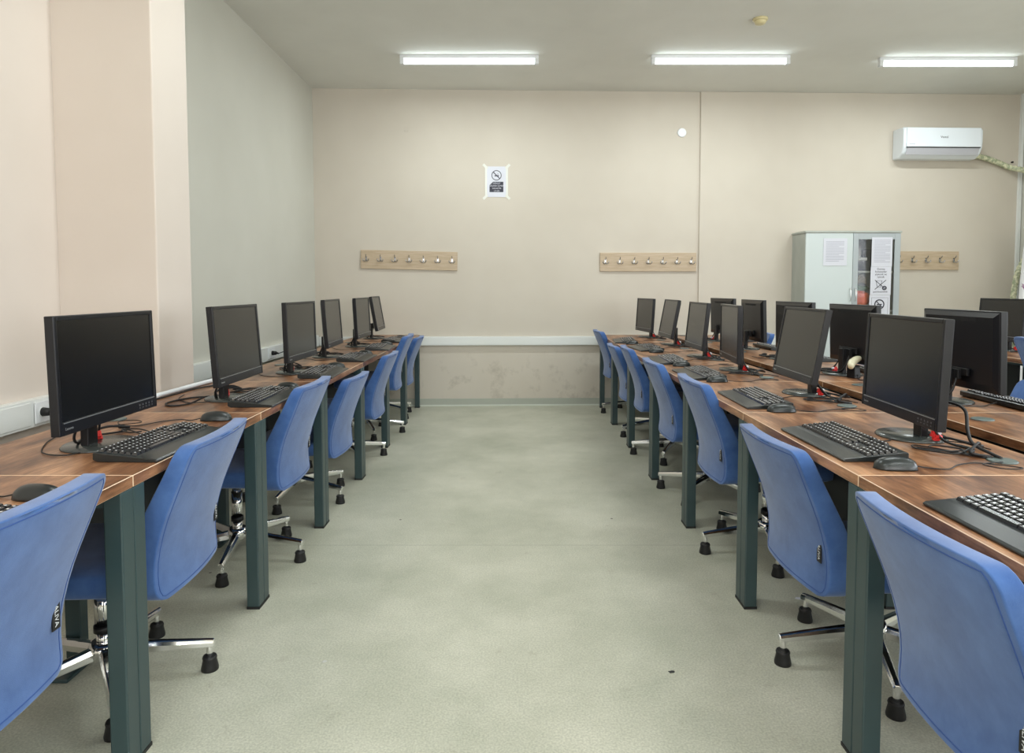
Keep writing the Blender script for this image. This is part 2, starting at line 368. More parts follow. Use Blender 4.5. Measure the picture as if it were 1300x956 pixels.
# ------------------------------------------------------------------ desks
DZ = .745
def build_desk(label, x0, x1, y0, y1, front, grp, row, centre_leg=None, front_w=.047):
    """x0<x1; front = +1 if the users' edge is x1, -1 if it is x0"""
    cx, cy = (x0 + x1) / 2, (y0 + y1) / 2; hx, hy = (x1 - x0) / 2, (y1 - y0) / 2
    t = thing('desk', label, 'desk', (cx, cy, 0), 0, grp)
    bm = boxm(-hx, hx, -hy + .0008, hy - .0008, DZ - .03, DZ)
    bmesh.ops.bevel(bm, geom=bm.edges[:], offset=.0016, segments=1, material=1, affect='EDGES')
    obj('desktop', bm, ['wood', 'wood_edge'], t)
    for sx_ in (-1, 1):
        for sy in (-1, 1):
            bx = sx_ * (hx - .0235) ; by = sy * (hy - .027)
            bm = boxm(bx - .0235, bx + .0235, by - .0265, by + .0265, .008, DZ - .03)
            l = obj('leg', bm, 'steel_green', t, bevel=.004)
            bm = boxm(bx - .0245, bx + .0245, by - .0268, by + .0268, 0, .01); obj('foot_cap', bm, 'rubber', l)
    bm = bmesh.new()
    for sx_ in (-1, 1): box(bm, sx_ * (hx - .12) - .015, sx_ * (hx - .12) + .015, -hy + .046, hy - .046, DZ - .06, DZ - .0305)
    for sy in (-1, 1): box(bm, -hx + .048, hx - .048, sy * (hy - .027) - .02, sy * (hy - .027) + .02, DZ - .07, DZ - .0305)
    obj('under_frame', bm, 'steel_green', t)
    px = -front * (hx - .07)
    bm = boxm(px - .009, px + .009, -hy + .058, hy - .058, .24, DZ - .0305); obj('shade_panel', bm, 'panel_dark', t)  # dark sheet added to deepen the shade under the desk
    # cable grommet at the rear, on the user's right
    gy = front * (hy - .14); gx = -front * (hx - .12)
    bm = bmesh.new(); lathe(bm, [(.036, DZ - .001), (.038, DZ + .002), (.034, DZ + .005)], c=(gx, gy)); obj('grommet', bm, 'grommet', t)
    if centre_leg is not None:
        by = centre_leg - cy; bx = -front * (hx - .16)
        bm = boxm(bx - .03, bx + .02, by - .02, by + .02, .012, DZ - .03); obj('support_panel', bm, 'steel_green', t, bevel=.003)
        bm = boxm(bx - .05, bx + .025, by - .10, by + .03, 0, .012); obj('foot_plate', bm, 'steel_green', t, bevel=.004)
    return t
J = [.84, 1.72, 2.60, 3.48, 4.36, 5.24, 6.12, 7.00]
ordn = ['nearest the camera', 'second from the camera', 'third from the camera', 'fourth from the camera', 'third from the back wall', 'second from the back wall', 'touching the back wall']
for i in range(7):
    build_desk('brown desk on dark green legs left of the aisle, ' + ordn[i], -1.565, -.97, J[i], J[i + 1], 1, 'desks left of the aisle', 'L', centre_leg={1: 2.155, 2: 3.26}.get(i))
    build_desk('brown desk on dark green legs right of the aisle, ' + ordn[i], .875, 1.46, J[i], J[i + 1], -1, 'desks right of the aisle', 'R')
    if i > 0:
        build_desk('brown desk in the second row on the right, ' + ['', 'nearest the camera', 'second from the camera', 'third from the camera', 'third from the back wall', 'second from the back wall', 'farthest, beside the grey cabinet'][i], 1.575, 2.16, J[i], J[i + 1], 1, 'desks of the second row on the right', 'S')
for i, s in ((3, 'nearest'), (4, 'middle'), (5, 'farthest')):
    build_desk('brown wood desk in the far right row behind the blue chairs, %s of three' % s, 3.40, 3.99, J[i], J[i + 1], -1, 'desks of the far right row', 'T')

# ------------------------------------------------------------------ chairs
PROF = [(0, 0), (.06, .024), (.15, .062), (.22, .090), (.30, .112), (.36, .119), (.41, .116), (.45, .106)]
def prof(t):
    for (a, xa), (b, xb) in zip(PROF, PROF[1:]):
        if t <= b: 
            s = (t - a) / (b - a); return xa + (xb - xa) * s
    return PROF[-1][1]
def sm_prof(t): return (prof(max(0, t - .03)) + 2 * prof(t) + prof(min(.45, t + .03))) / 4
BH = .445
def back_mesh():
    bm = bmesh.new(); rt = .040; rb = .045
    ts = [0, .004, .012, .024, .04, .055, .09, .13, .17, .21, .25, .29, .33, .365, .39, .41, .425, .437, .445]
    def hw(t):
        W = .232 - .012 * (t / BH)
        if t < rt: return W - rt + math.sqrt(max(0, rt * rt - (rt - t) ** 2))
        if t > BH - rb: return W - rb + math.sqrt(max(0, rb * rb - (rb - (BH - t)) ** 2))
        return W
    nu = 14; grids = []
    for side in (0, 1):
        g = []
        for t in ts:
            row = []; w_ = hw(t)
            for k in range(nu + 1):
                u = -1 + 2 * k / nu; y = u * w_
                wrap = .022 * (y / .22) ** 2
                th = .044 + .034 * min(1, t / .3) ** 1.3 * (1 if t < .40 else 1 - .35 * (t - .40) / .045)
                x = -.40 + sm_prof(t) + wrap + (th if side else 0)
                row.append(bm.verts.new((x, y, BH - t)))
            g.append(row)
        grids.append(g)
    for s, g in enumerate(grids):
        for i in range(len(ts) - 1):
            for k in range(nu):
                q = (g[i][k], g[i][k + 1], g[i + 1][k + 1], g[i + 1][k]); f = bm.faces.new(q if s else q[::-1]); f.smooth = True
    A, B = grids; n = len(ts)
    loop = [(0, k) for k in range(nu)] + [(i, nu) for i in range(n - 1)] + [(n - 1, k) for k in range(nu, 0, -1)] + [(i, 0) for i in range(n - 1, 0, -1)]
    for q in range(len(loop)):
        a = loop[q]; b = loop[(q + 1) % len(loop)]
        f = bm.faces.new((A[a[0]][a[1]], A[b[0]][b[1]], B[b[0]][b[1]], B[a[0]][a[1]])); f.smooth = True
    # seam loop (used for piping)
    W_in = []
    for (i, k) in loop:
        v = A[i][k].co.copy(); W_in.append(v)
    return bm, W_in
def seat_mesh():
    bm = bmesh.new(); outs = []
    def ring(sc, z, bul=0):
        pts = []; hx, hy, r = .225 * sc, .228 * sc, .07
        for cx, cy, a0 in ((hx - r, hy - r, 0), (-hx + r, hy - r, 90), (-hx + r, -hy + r, 180), (hx - r, -hy + r, 270)):
            for s in range(6):
                a = R(a0 + 90 * s / 5); pts.append(bm.verts.new((cx + r * math.cos(a) + .01, cy + r * math.sin(a), z)))
        return pts
    rs = [ring(.93, 0), ring(.985, .008), ring(1, .025), ring(1, .045), ring(.985, .060), ring(.93, .070), ring(.6, .076)]
    for a, b in zip(rs, rs[1:]):
        n = len(a)
        for i in range(n):
            f = bm.faces.new((a[i], a[(i + 1) % n], b[(i + 1) % n], b[i])); f.smooth = True
    bm.faces.new(rs[0][::-1]); bm.faces.new(rs[-1]).smooth = True
    return bm
ZT0 = .79
def make_chair(label, cat='chair'):
    t = thing('office_chair', label, cat)
    bm, outline = back_mesh()
    bk = obj('backrest', bm, 'fabric', t, bevel=.011, seg=3, angle=50, loc=(0, 0, ZT0 - BH))
    c = Vector((-.30, 0, BH / 2))
    pts = []
    for i, p in enumerate(outline):
        yy = p.y * (1 - .016 / max(.05, abs(p.y))) if abs(p.y) > .1 else p.y
        zz = min(max(p.z, .014), BH - .014)
        q = Vector((p.x, yy, zz)); q.x = -.40 + sm_prof(BH - zz) + .022 * (yy / .22) ** 2 - .0003
        pts.append(q)
    bm = bmesh.new(); tube(bm, pts, .0012, n=6, k=1, closed=True); obj('seam_piping', bm, 'fabric_seam', bk, smooth=True)
    tz = .135; ty = -.182
    tx = -.40 + sm_prof(BH - tz) + .022 * (ty / .22) ** 2
    tg = obj('label_tag', boxm(-.003, 0, -.0125, .0125, -.030, .030), 'rubber', bk, loc=(tx - .0005, ty, tz))
    text('label_text', 'ALIVA', .0175, 'legend', bk, (tx - .0040, ty, tz), FACE_NEG_X @ Matrix.Rotation(R(-90), 3, 'Z'), ext=.0002)
    st = obj('seat', seat_mesh(), 'fabric', t, loc=(0, 0, ZT0 - .425))
    bm = boxm(-.10, .10, -.09, .09, -.022, 0); cyl(bm, (.02, -.08, -.012), (.02, -.24, -.016), .005, n=8)
    box(bm, .0, .04, -.28, -.235, -.022, -.010)
    box(bm, -.25, -.10, -.035, .035, -.016, -.004)
    obj('tilt_mechanism', bm, 'black_plastic', st, bevel=.004)
    bm = bmesh.new(); cyl(bm, (0, 0, .20), (0, 0, ZT0 - .45), .019); cyl(bm, (0, 0, ZT0 - .475), (0, 0, ZT0 - .447), .033, .036, mi=1); obj('gas_lift', bm, ['chrome', 'black_plastic'], t)
    bm = bmesh.new(); cyl(bm, (0, 0, .19), (0, 0, .30), .023); cyl(bm, (0, 0, .172), (0, 0, .192), .027, mi=1); cyl(bm, (0, 0, .12), (0, 0, .173), .021); cyl(bm, (0, 0, .30), (0, 0, .306), .024, mi=1)
    obj('column_cover', bm, ['chrome', 'black_plastic'], t)
    hub = bpy.data.objects.new('star_base', None); bpy.data.objects.remove(hub)
    bm = bmesh.new(); lathe(bm, [(.028, .085), (.042, .095), (.044, .125), (.034, .142)]); hub = obj('star_base', bm, 'chrome', t)
    for k in range(5):
        a = R(72 * k); ca, sa = math.cos(a), math.sin(a)
        def P(r, s, z): return (r * ca - s * sa, r * sa + s * ca, z)
        bm = bmesh.new()
        A = [(.025, .018, .132, .095), (.16, .0155, .118, .088), (.285, .013, .102, .078), (.312, .012, .098, .076)]
        rings = []
        for r, w_, zt, zb in A:
            rings.append([bm.verts.new(P(r, s * w_ * q, z)) for s, q, z in ((-1, 1, zb), (1, 1, zb), (1, 1, zb + (zt - zb) * .6), (1, .55, zt), (-1, .55, zt), (-1, 1, zb + (zt - zb) * .6))])
        for a_, b_ in zip(rings, rings[1:]):
            for i in range(6): bm.faces.new((a_[i], a_[(i + 1) % 6], b_[(i + 1) % 6], b_[i]))
        bm.faces.new(rings[0][::-1]); bm.faces.new(rings[-1])
        cyl(bm, P(.297, 0, .045), P(.297, 0, .090), .0095, n=12)
        obj('arm', bm, 'chrome', hub, bevel=.003)
        bm = bmesh.new(); lathe(bm, [(.026, 0), (.0265, .007), (.021, .034), (.0225, .040), (.020, .046)], c=P(.297, 0, 0)[:2]); obj('glide', bm, 'rubber', hub)
    return t
chair0 = make_chair('x')
used = [False]
def place_chair(xh, y, facing, zt, phase, label, grp, yaw=0):
    """facing +1: sitter looks along +x. xh = hub X"""
    rz = (0 if facing > 0 else math.pi) + R(yaw)
    c = chair0 if not used[0] else dup(chair0)
    used[0] = True
    c.location = (xh, y, 0); c.rotation_euler = (0, 0, rz); c['label'] = label; c['group'] = grp
    d = zt - ZT0
    for ch in c.children:
        n = ch.name.split('.')[0]
        if n == 'backrest': ch.location.z = ZT0 - BH + d
        if n == 'seat': ch.location.z = ZT0 - .425 + d
        if n == 'gas_lift': ch.location.z = d
        if n == 'star_base': ch.rotation_euler = (0, 0, R(phase) - rz)
    return c
Lc = [(1.27, -.905, .80, 28, 0), (2.05, -.895, .785, 17, 3), (3.05, -.888, .80, -8, 0), (3.95, -.90, .715, -22, -2), (4.86, -.87, .755, 20, 0), (5.73, -.881, .825, 5, 2), (6.52, -.901, .755, 40, 0)]
nth = ['nearest the camera', 'second from the camera', 'third from the camera', 'fourth from camera, set low', 'third from the back wall', 'second from back wall, raised tallest', 'nearest the back wall']
for i, (y, xt, zt, ph, yaw) in enumerate(Lc):
    place_chair(xt + .035 - .40, y, -1, zt + (.02 if i == 0 else .005), ph, 'blue office chair with chrome base left of the aisle, ' + nth[i], 'chairs left of the aisle', yaw)
Rc = [(1.30, .782, .765, 190, 0), (2.18, .795, .745, 182, 2), (3.14, .80, .80, 187, 0), (4.01, .79, .79, 155, 0), (4.94, .795, .79, 170, -2), (5.68, .80, .745, 200, 0), (6.66, .795, .805, 180, 2)]
nth = ['nearest the camera', 'second from the camera', 'third from the camera', 'fourth from the camera', 'third from the back wall', 'second from back wall, set low', 'nearest the back wall']
for i, (y, xt, zt, ph, yaw) in enumerate(Rc):
    place_chair(xt - (.045 if i == 0 else .025) + .40, y, 1, zt + .006, ph, 'blue office chair with chrome base right of the aisle, ' + nth[i], 'chairs right of the aisle', yaw)
for y, xt, ph, s in ((2.95, 2.42, 10, 'nearest the camera at the right edge'), (3.90, 2.42, 40, 'second from the camera, behind a monitor'), (4.72, 2.42, 0, 'middle one, peeking beside a monitor'), (5.62, 2.40, 20, 'second from back wall, behind monitor'), (6.50, 2.42, 30, 'nearest the back wall')):
    place_chair(xt - .40, y, -1, .80, ph, 'blue office chair behind the second desk row, ' + s, 'chairs behind the second desk row')
place_chair(3.25 + .40, 4.27, 1, .905, 15, 'blue fabric office chair at the far right row, beside white curtain', 'chairs of the far right row')

# ------------------------------------------------------------------ monitors
MW, MH = .245, .32
def make_monitor():
    t = thing('monitor', 'x', 'monitor')
    bm = bmesh.new(); lathe(bm, [(.110, 0), (.111, .003), (.106, .008), (.02, .012)], n=36, c=(.058, 0), sx=.92, sy=1.0); obj('stand_base', bm, 'base_grey', t)
    bm = boxm(.062, .086, -.024, .024, .008, .145); box(bm, .034, .064, -.03, .03, .10, .145); obj('stand_neck', bm, 'black_plastic', t, bevel=.003)
    # head (origin at the tilt pivot)
    z0 = .075
    bm = bmesh.new()
    # rim
    b_ = .013; bb = .036
    box(bm, 0, .026, -MW, -MW + b_, z0, z0 + MH); box(bm, 0, .026, MW - b_, MW, z0, z0 + MH)
    box(bm, 0, .026, -MW + b_, MW - b_, z0 + MH - b_, z0 + MH); box(bm, 0, .026, -MW + b_, MW - b_, z0, z0 + bb)
    bm2 = bmesh.new()
    hd = obj('casing', bm, 'monitor_case', t, bevel=.0025)
    hd.location = (0, 0, 0)
    bm = boxm(.004, .012, -MW + b_ , MW - b_, z0 + bb, z0 + MH - b_); obj('screen', bm, 'screen', hd)
    # back shell: stepped box with vents and port recess
    bm = bmesh.new()
    A = [(.020, MW - .002, z0 + .002, z0 + MH - .002), (.027, MW - .006, z0 + .006, z0 + MH - .006), (.036, MW - .03, z0 + .03, z0 + MH - .025)]
    rings = []
    for x, y, za, zb in A: rings.append([bm.verts.new((x, -y, za)), bm.verts.new((x, y, za)), bm.verts.new((x, y, zb)), bm.verts.new((x, -y, zb))])
    for p, q in zip(rings, rings[1:]):
        for i in range(4): bm.faces.new((p[i], p[(i + 1) % 4], q[(i + 1) % 4], q[i]))
    bm.faces.new(rings[0][::-1]); bm.faces.new(rings[-1])
    obj('back_shell', bm, 'monitor_case', hd, bevel=.002)
    bm = bmesh.new()
    for k in range(22): box(bm, .0340, .0368, -.12 + k * .011, -.114 + k * .011, z0 + MH - .044, z0 + MH - .030)
    obj('vent_slats', bm, 'panel_dark', hd)
    bm = boxm(.040, .052, -.09, .09, z0 + .055, z0 + .085); box(bm, .05, .066, -.06, -.035, z0 + .04, z0 + .08); box(bm, .05, .066, .03, .055, z0 + .04, z0 + .08); obj('port_block', bm, 'black_plastic', hd, bevel=.002)
    bm = boxm(-.0008, .003, -MW + .016, MW - .016, z0 + bb - .0035, z0 + bb - .0015); obj('silver_line', bm, 'silver', hd)
    bm = bmesh.new()
    for k in range(5): box(bm, -.001, .002, -MW + .030 + k * .018, -MW + .036 + k * .018, z0 + .010, z0 + .0125); box(bm, -.0006, .002, -MW + .030 + k * .018, -MW + .036 + k * .018, z0 + .018, z0 + .023)
    obj('buttons', bm, 'button', hd)
    text('logo', 'Lenovo', .011, 'silver', hd, (-.0006, MW - .038, z0 + .017), FACE_NEG_X)
    return t
mon0 = make_monitor(); mused = [False]
def to_local(o, p):
    rz = o.rotation_euler.z; d = Vector(p) - o.location
    return Vector((d.x * math.cos(-rz) - d.y * math.sin(-rz), d.x * math.sin(-rz) + d.y * math.cos(-rz), d.z))
def cable_child(name, pts, r, parent, mat='rubber'):
    bm = bmesh.new(); tube(bm, pts, r, n=6, k=7)
    return obj(name, bm, mat, parent, smooth=True)
rnd = random.Random(3)
def place_monitor(x, y, facing, zb, tilt, yaw, label, grp, cables=True):
    rz = (0 if facing > 0 else math.pi) + R(yaw)
    m_ = mon0 if not mused[0] else dup(mon0)
    first = not mused[0]; mused[0] = True
    m_.location = (x, y, DZ); m_.rotation_euler = (0, 0, rz); m_['label'] = label; m_['group'] = grp
    for ch in m_.children:
        if ch.name.startswith('stand_base'): ch.location.y = .028 * facing
        if ch.name.startswith('casing'):
            ch.location.z = zb - DZ - .075
            # tilt about the pivot at the neck
            piv = Vector((.05, 0, .22)); a = R(tilt); rot = Matrix.Rotation(a, 3, 'Y')
            off = piv - rot @ piv
            ch.rotation_euler = (0, a, 0); ch.location = Vector((off.x, 0, off.z + zb - DZ - .075))
    return m_
def add_cables(m_, seed, gromx=.13, gromy=-.27):
    r_ = random.Random(seed); j = lambda s: r_.uniform(-s, s)
    G = Vector((gromx, gromy, .004))
    # thick power and video leads from the port block down to the grommet
    cable_child('power_cable', [(.055, -.045, .12), (.075, -.055, .06), (.10, -.09 + j(.02), .012), (.14 + j(.01), -.15 + j(.02), .005), (.10 + j(.02), -.21, .005), tuple(G)], .0036, m_)
    c = cable_child('video_cable', [(.055, .04, .12), (.085, .05, .05), (.10 + j(.01), .01, .016), (.135, -.07, .014), (.165 + j(.01), -.15, .012), (.13, -.20 + j(.02), .030 + j(.01)), (.09, -.24, .012), tuple(G + Vector((.005, .01, .002)))], .0040, m_)
    cable_child('cable_loop', [tuple(G + Vector((-.01, .01, 0))), (.05 + j(.02), -.20, .005), (.0 + j(.02), -.14 + j(.02), .005), (-.02, -.19 + j(.02), .006), (.04, -.235 + j(.02), .010), (.09, -.20, .012), (.04, -.15, .012), (.01, -.17, .012)], .0022, m_)
    bm = boxm(-.010, .010, -.004, .004, -.009, .009); box(bm, -.006, .014, -.016, -.006, -.014, -.004)
    o = obj('red_cable_tag', bm, 'red_tag', m_, loc=(.085, -.050 + j(.01), .026)); o.rotation_euler = (j(.5), .3, j(.8)); o['label'] = 'red tag tied on the cable'
    bm = boxm(-.008, .004, -.0045, .0045, -.004, .006); obj('tag_sticker', bm, 'paper', o, loc=(.012, 0, .006))
Lm = [(-1.198, 2.03, .826, 1.5, 0), (-1.168, 2.91, .826, 4, 1), (-1.182, 3.82, .824, 1.5, -1), (-1.235, 4.70, .822, 4, 3), (-1.22, 5.55, .822, 3, 0), (-1.275, 6.46, .820, 10, 3)]
nm = ['nearest the camera, darkest screen', 'second from the camera', 'third from the camera', 'third from the back wall', 'second from the back wall', 'nearest the back wall, tilted back']
for i, (x, y, zb, ti, ya) in enumerate(Lm):
    m_ = place_monitor(x, y, -1, zb, ti, ya, 'black flat monitor left of the aisle, ' + nm[i], 'monitors left of the aisle')
    add_cables(m_, 10 + i)
Rm = [(1.213, 2.155, .812, 2.5, 4.0), (1.258, 3.05, .808, 10, 2.5), (1.235, 3.95, .806, 0, 6), (1.25, 4.74, .80, 6, 1), (1.283, 5.75, .80, 10.5, 0), (1.255, 6.64, .80, 3.5, -7)]
nm = ['nearest the camera', 'second from the camera, tilted back', 'third from the camera, turned slightly aside', 'third from the back wall', 'second from the back wall, tilted back', 'nearest the back wall']
for i, (x, y, zb, ti, ya) in enumerate(Rm):
    m_ = place_monitor(x, y, 1, zb, ti, -ya, 'black flat monitor right of the aisle, ' + nm[i], 'monitors right of the aisle')
    add_cables(m_, 30 + i)
    if i == 0:
        loop = [(1.29, 2.13, .86), (1.315, 2.06, .875), (1.325, 2.0, .862), (1.315, 1.97, .81), (1.315, 1.945, .775), (1.335, 1.90, .758), (1.345, 1.87, .751)]
        cable_child('upright_cable', [to_local(m_, p) for p in loop], .0048, m_)
Sm = [(1.875, 2.84, .81, 1.5, 0), (1.88, 3.76, .81, 2, 2), (1.88, 4.56, .81, 1, 5), (1.88, 5.34, .81, 2, 0), (1.89, 6.16, .81, 1.5, 7)]
nm = ['nearest the camera', 'beside a small scanner', 'middle one', 'second from the back wall', 'nearest the back wall']
for i, (x, y, zb, ti, ya) in enumerate(Sm):
    m_ = place_monitor(x, y, -1, zb, ti, ya, 'black monitor seen from behind on second desk row, ' + nm[i], 'monitors of the second desk row')
    add_cables(m_, 50 + i)
place_monitor(3.70, 5.22, 1, .82, 4, 0, 'black monitor on the far right desk row, beside white curtain', 'monitors of the far right row')

# ------------------------------------------------------------------ keyboards and mice
def make_keyboard():
    t = thing('keyboard', 'x', 'keyboard')
    HL = .212
    bm = bmesh.new()
    pr = [(-.095, .0), (-.098, .005), (-.092, .0095), (-.050, .0135), (-.040, .0150), (.078, .0265), (.084, .024), (.084, .006), (.070, .0)]
    prism(bm, [(x, -HL, z) for x, z in pr], (0, 2 * HL, 0)); obj('body', bm, 'kb_body', t, bevel=.002)
    bm = bmesh.new(); lg = bm
    slope = (.0265 - .0150) / .118
    def key(x, y, wy, wx=.0150):
        zb = .0150 + (x + .040) * slope - .001; zt = zb + .0075; h = wx / 2; v = wy / 2
        A = [bm.verts.new(p) for p in ((x - h, y - v, zb), (x + h, y - v, zb), (x + h, y + v, zb), (x - h, y + v, zb))]
        i = .0022; B = [bm.verts.new(p) for p in ((x - h + i, y - v + i, zt), (x + h - i, y - v + i, zt + .0012), (x + h - i, y + v - i, zt + .0012), (x - h + i, y + v - i, zt))]
        for k in range(4): bm.faces.new((A[k], A[(k + 1) % 4], B[(k + 1) % 4], B[k]))
        bm.faces.new(A[::-1]); bm.faces.new(B)
        ly = y + v - .0058
        if wy < .03: box(lg, x - .0005, x + .0038, ly - .0030, ly + .0015, zt - .0002, zt + .0010, mi=1)
    P_ = .0182; y0 = HL - .012
    rows = [[1] * 15, [1] * 13 + [2], [1.5] + [1] * 12 + [1.5], [1.75] + [1] * 11 + [2.25], [2.25] + [1] * 10 + [2.75], [1.25, 1.25, 1.25, 6.25, 1.25, 1.25, 1.25, 1.25]]
    for r_, row in enumerate(rows):
        x = .068 - r_ * .0178 - (.004 if r_ else 0); c = 0
        for w_ in row:
            key(x, y0 - (c + w_ / 2) * P_, w_ * P_ - .0022); c += w_
        if r_ in (0, 1, 2):
            for k in range(3): key(x, y0 - (15.35 + k + .5) * P_, P_ - .0022)
        if r_ == 4: key(x, y0 - (16.85) * P_, P_ - .0022)
        if r_ == 5:
            for k in range(3): key(x, y0 - (15.35 + k + .5) * P_, P_ - .0022)
        if r_ >= 1:
            for k in range(4): key(x, y0 - (18.6 + k + .5) * P_, P_ - .0022)
    obj('keycaps', bm, ['keycap', 'legend_glint'], t)
    bm = bmesh.new()
    for s in (-1, 1): box(bm, .060, .078, s * .16 - .012, s * .16 + .012, .0, .006)
    obj('riser_feet', bm, 'rubber', t)
    return t
kb0 = make_keyboard(); kused = [False]
def make_mouse():
    t = thing('mouse', 'x', 'mouse')
    bm = bmesh.new(); n = 20; rings = []
    for k in range(13):
        u = k / 12; x = .056 - .112 * u
        w_ = .030 * (1 - abs(2 * u - 1) ** 3.2) ** .5 + .002; w_ *= (.92 + .10 * u)
        h = (.016 + .014 * math.sin(math.pi * (.15 + .75 * u))) * (1 - abs(2 * u - 1) ** 5) ** .5 + .003
        rings.append([bm.verts.new((x, w_ * math.cos(math.pi * q / n), max(.001, h * math.sin(math.pi * q / n)) if 0 < q < n else .001)) for q in range(n + 1)])
    for a, b_ in zip(rings, rings[1:]):
        for q in range(n): bm.faces.new((a[q], a[q + 1], b_[q + 1], b_[q])).smooth = True
        bm.faces.new((a[n], a[0], b_[0], b_[n]))
    bm.faces.new(rings[0]); bm.faces.new(rings[-1][::-1])
    obj('shell', bm, 'kb_body', t)
    bm = bmesh.new(); cyl(bm, (.030, -.003, .0225), (.030, .003, .0225), .0065, n=16); w_ = obj('scroll_wheel', bm, 'red_tag', t); w_['label'] = 'red scroll wheel'
    return t
ms0 = make_mouse(); msused = [False]
def place_kb(x, y, facing, yaw, label, grp, cab=True):
    rz = (0 if facing > 0 else math.pi) + R(yaw)
    k = kb0 if not kused[0] else dup(kb0); kused[0] = True
    k.location = (x, y, DZ); k.rotation_euler = (0, 0, rz); k['label'] = label; k['group'] = grp
    return k
def kb_cable(k, seed):
    r_ = random.Random(seed); j = lambda s: r_.uniform(-s, s)
    cable_child('keyboard_cable', [(.083, .03, .012), (.115, .03, .004), (.165, .06 + j(.03), .003), (.215 + j(.02), .11 + j(.04), .003), (.29, .08 + j(.05), .003), (.37 + j(.02), .0, .003), (.40, -.10 + j(.03), .004)], .0019, k)
def place_mouse(x, y, facing, yaw, label, grp, seed):
    rz = (0 if facing > 0 else math.pi) + R(yaw)
    k = ms0 if not msused[0] else dup(ms0); msused[0] = True
    k.location = (x, y, DZ); k.rotation_euler = (0, 0, rz); k['label'] = label; k['group'] = grp
    return k
def ms_cable(k, seed):
    r_ = random.Random(seed); j = lambda s: r_.uniform(-s, s)
    cable_child('mouse_cable', [(.054, 0, .008), (.085, .005, .003), (.13, -.015 + j(.02), .003), (.18, .02 + j(.03), .003), (.24, .07 + j(.02), .003), (.30, .05 + j(.02), .005), (.32, .01, .007), (.27, .0, .007), (.24, .045, .007), (.31, .08, .006)], .0017, k)
kbs = []; mss = []
Lk = [(1.20, 0), (2.06, -2), (2.92, 1), (3.79, 2), (4.60, 0), (5.40, 3), (6.16, -4)]
nk = ['nearest the camera at the left frame edge', 'second from the camera', 'third from the camera', 'fourth from the camera', 'third from the back wall', 'second from the back wall', 'nearest the back wall']
for i, (y, ya) in enumerate(Lk):
    kbs.append((place_kb(-1.062, y, -1, ya, 'black keyboard left of the aisle, ' + nk[i], 'keyboards left of the aisle'), 100 + i))
Rk = [(.993, 1.27, 0), (.993, 2.065, 1), (1.015, 2.88, -1), (1.01, 3.73, 1), (1.0, 4.45, -2), (1.03, 5.34, 4), (.985, 6.10, -5)]
nk[0] = 'nearest the camera, cut off by the right frame edge'
for i, (x, y, ya) in enumerate(Rk):
    kbs.append((place_kb(x, y, 1, ya, 'black keyboard right of the aisle, ' + nk[i], 'keyboards right of the aisle'), 200 + i))
Sk = [(2.045, 2.79), (2.045, 3.74), (2.045, 4.60), (2.045, 5.42), (2.045, 6.26)]
ns = ['nearest the camera', 'second from the camera', 'middle one', 'second from the back wall', 'nearest the back wall']
for i, (x, y) in enumerate(Sk):
    kbs.append((place_kb(x, y, -1, (i % 3) - 1, 'black keyboard on second desk row, ' + ns[i], 'keyboards of the second desk row'), 300 + i))
Lmo = [(1.53, -1.08), (2.45, -1.075), (3.22, -1.07), (4.09, -1.07), (4.90, -1.07), (5.71, -1.07), (6.47, -1.07)]
nl = ['nearest the camera', 'second from the camera', 'third from the camera', 'fourth from the camera', 'third from the back wall', 'second from the back wall', 'nearest the back wall']
for i, (y, x) in enumerate(Lmo):
    mss.append((place_mouse(x, y, -1, 8 if i % 2 else -5, 'black wired mouse left of the aisle, ' + nl[i], 'mice left of the aisle', i), 400 + i))
Rmo = [(1.005, 1.785, -6), (1.03, 2.62, -4), (1.03, 3.46, 2), (1.02, 4.16, 0), (1.05, 5.05, 6), (1.0, 5.80, 0)]
nr = ['nearest the camera, with a red wheel', 'second from the camera', 'third from the camera', 'third from the back wall', 'second from the back wall', 'nearest the back wall']
for i, (x, y, ya) in enumerate(Rmo):
    mss.append((place_mouse(x, y, 1, ya, 'black wired mouse right of the aisle, ' + nr[i], 'mice right of the aisle', i), 500 + i))
for k, s in kbs: kb_cable(k, s)
for k, s in mss: ms_cable(k, s)
# small scanner-like device on the second desk row
t = thing('barcode_scanner', 'small pale-topped black handheld device standing beside the second-row monitor', 'scanner', (1.80, 3.62, DZ), R(20))
bm = bmesh.new(); prism(bm, [(-.022, -.03, 0), (.022, -.03, 0), (.018, -.025, .07), (-.018, -.025, .07)], (0, .055, 0)); obj('body', bm, 'black_plastic', t, bevel=.004)
bm = bmesh.new(); tube(bm, [(-.06, -.04, .066), (-.02, -.01, .084), (.04, .01, .100), (.08, .02, .098)], .02, n=12, k=5, flat=1, rings_fn=lambda u: .010 + .010 * math.sin(math.pi * min(1, u + .15))); obj('head', bm, 'scanner_top', t, smooth=True)
cable_child('scanner_cable', [(0, -.03, .02), (-.03, -.06, .004), (-.05, -.12, .004), (.02, -.18, .004), (.08, -.15, .004)], .0025, t)

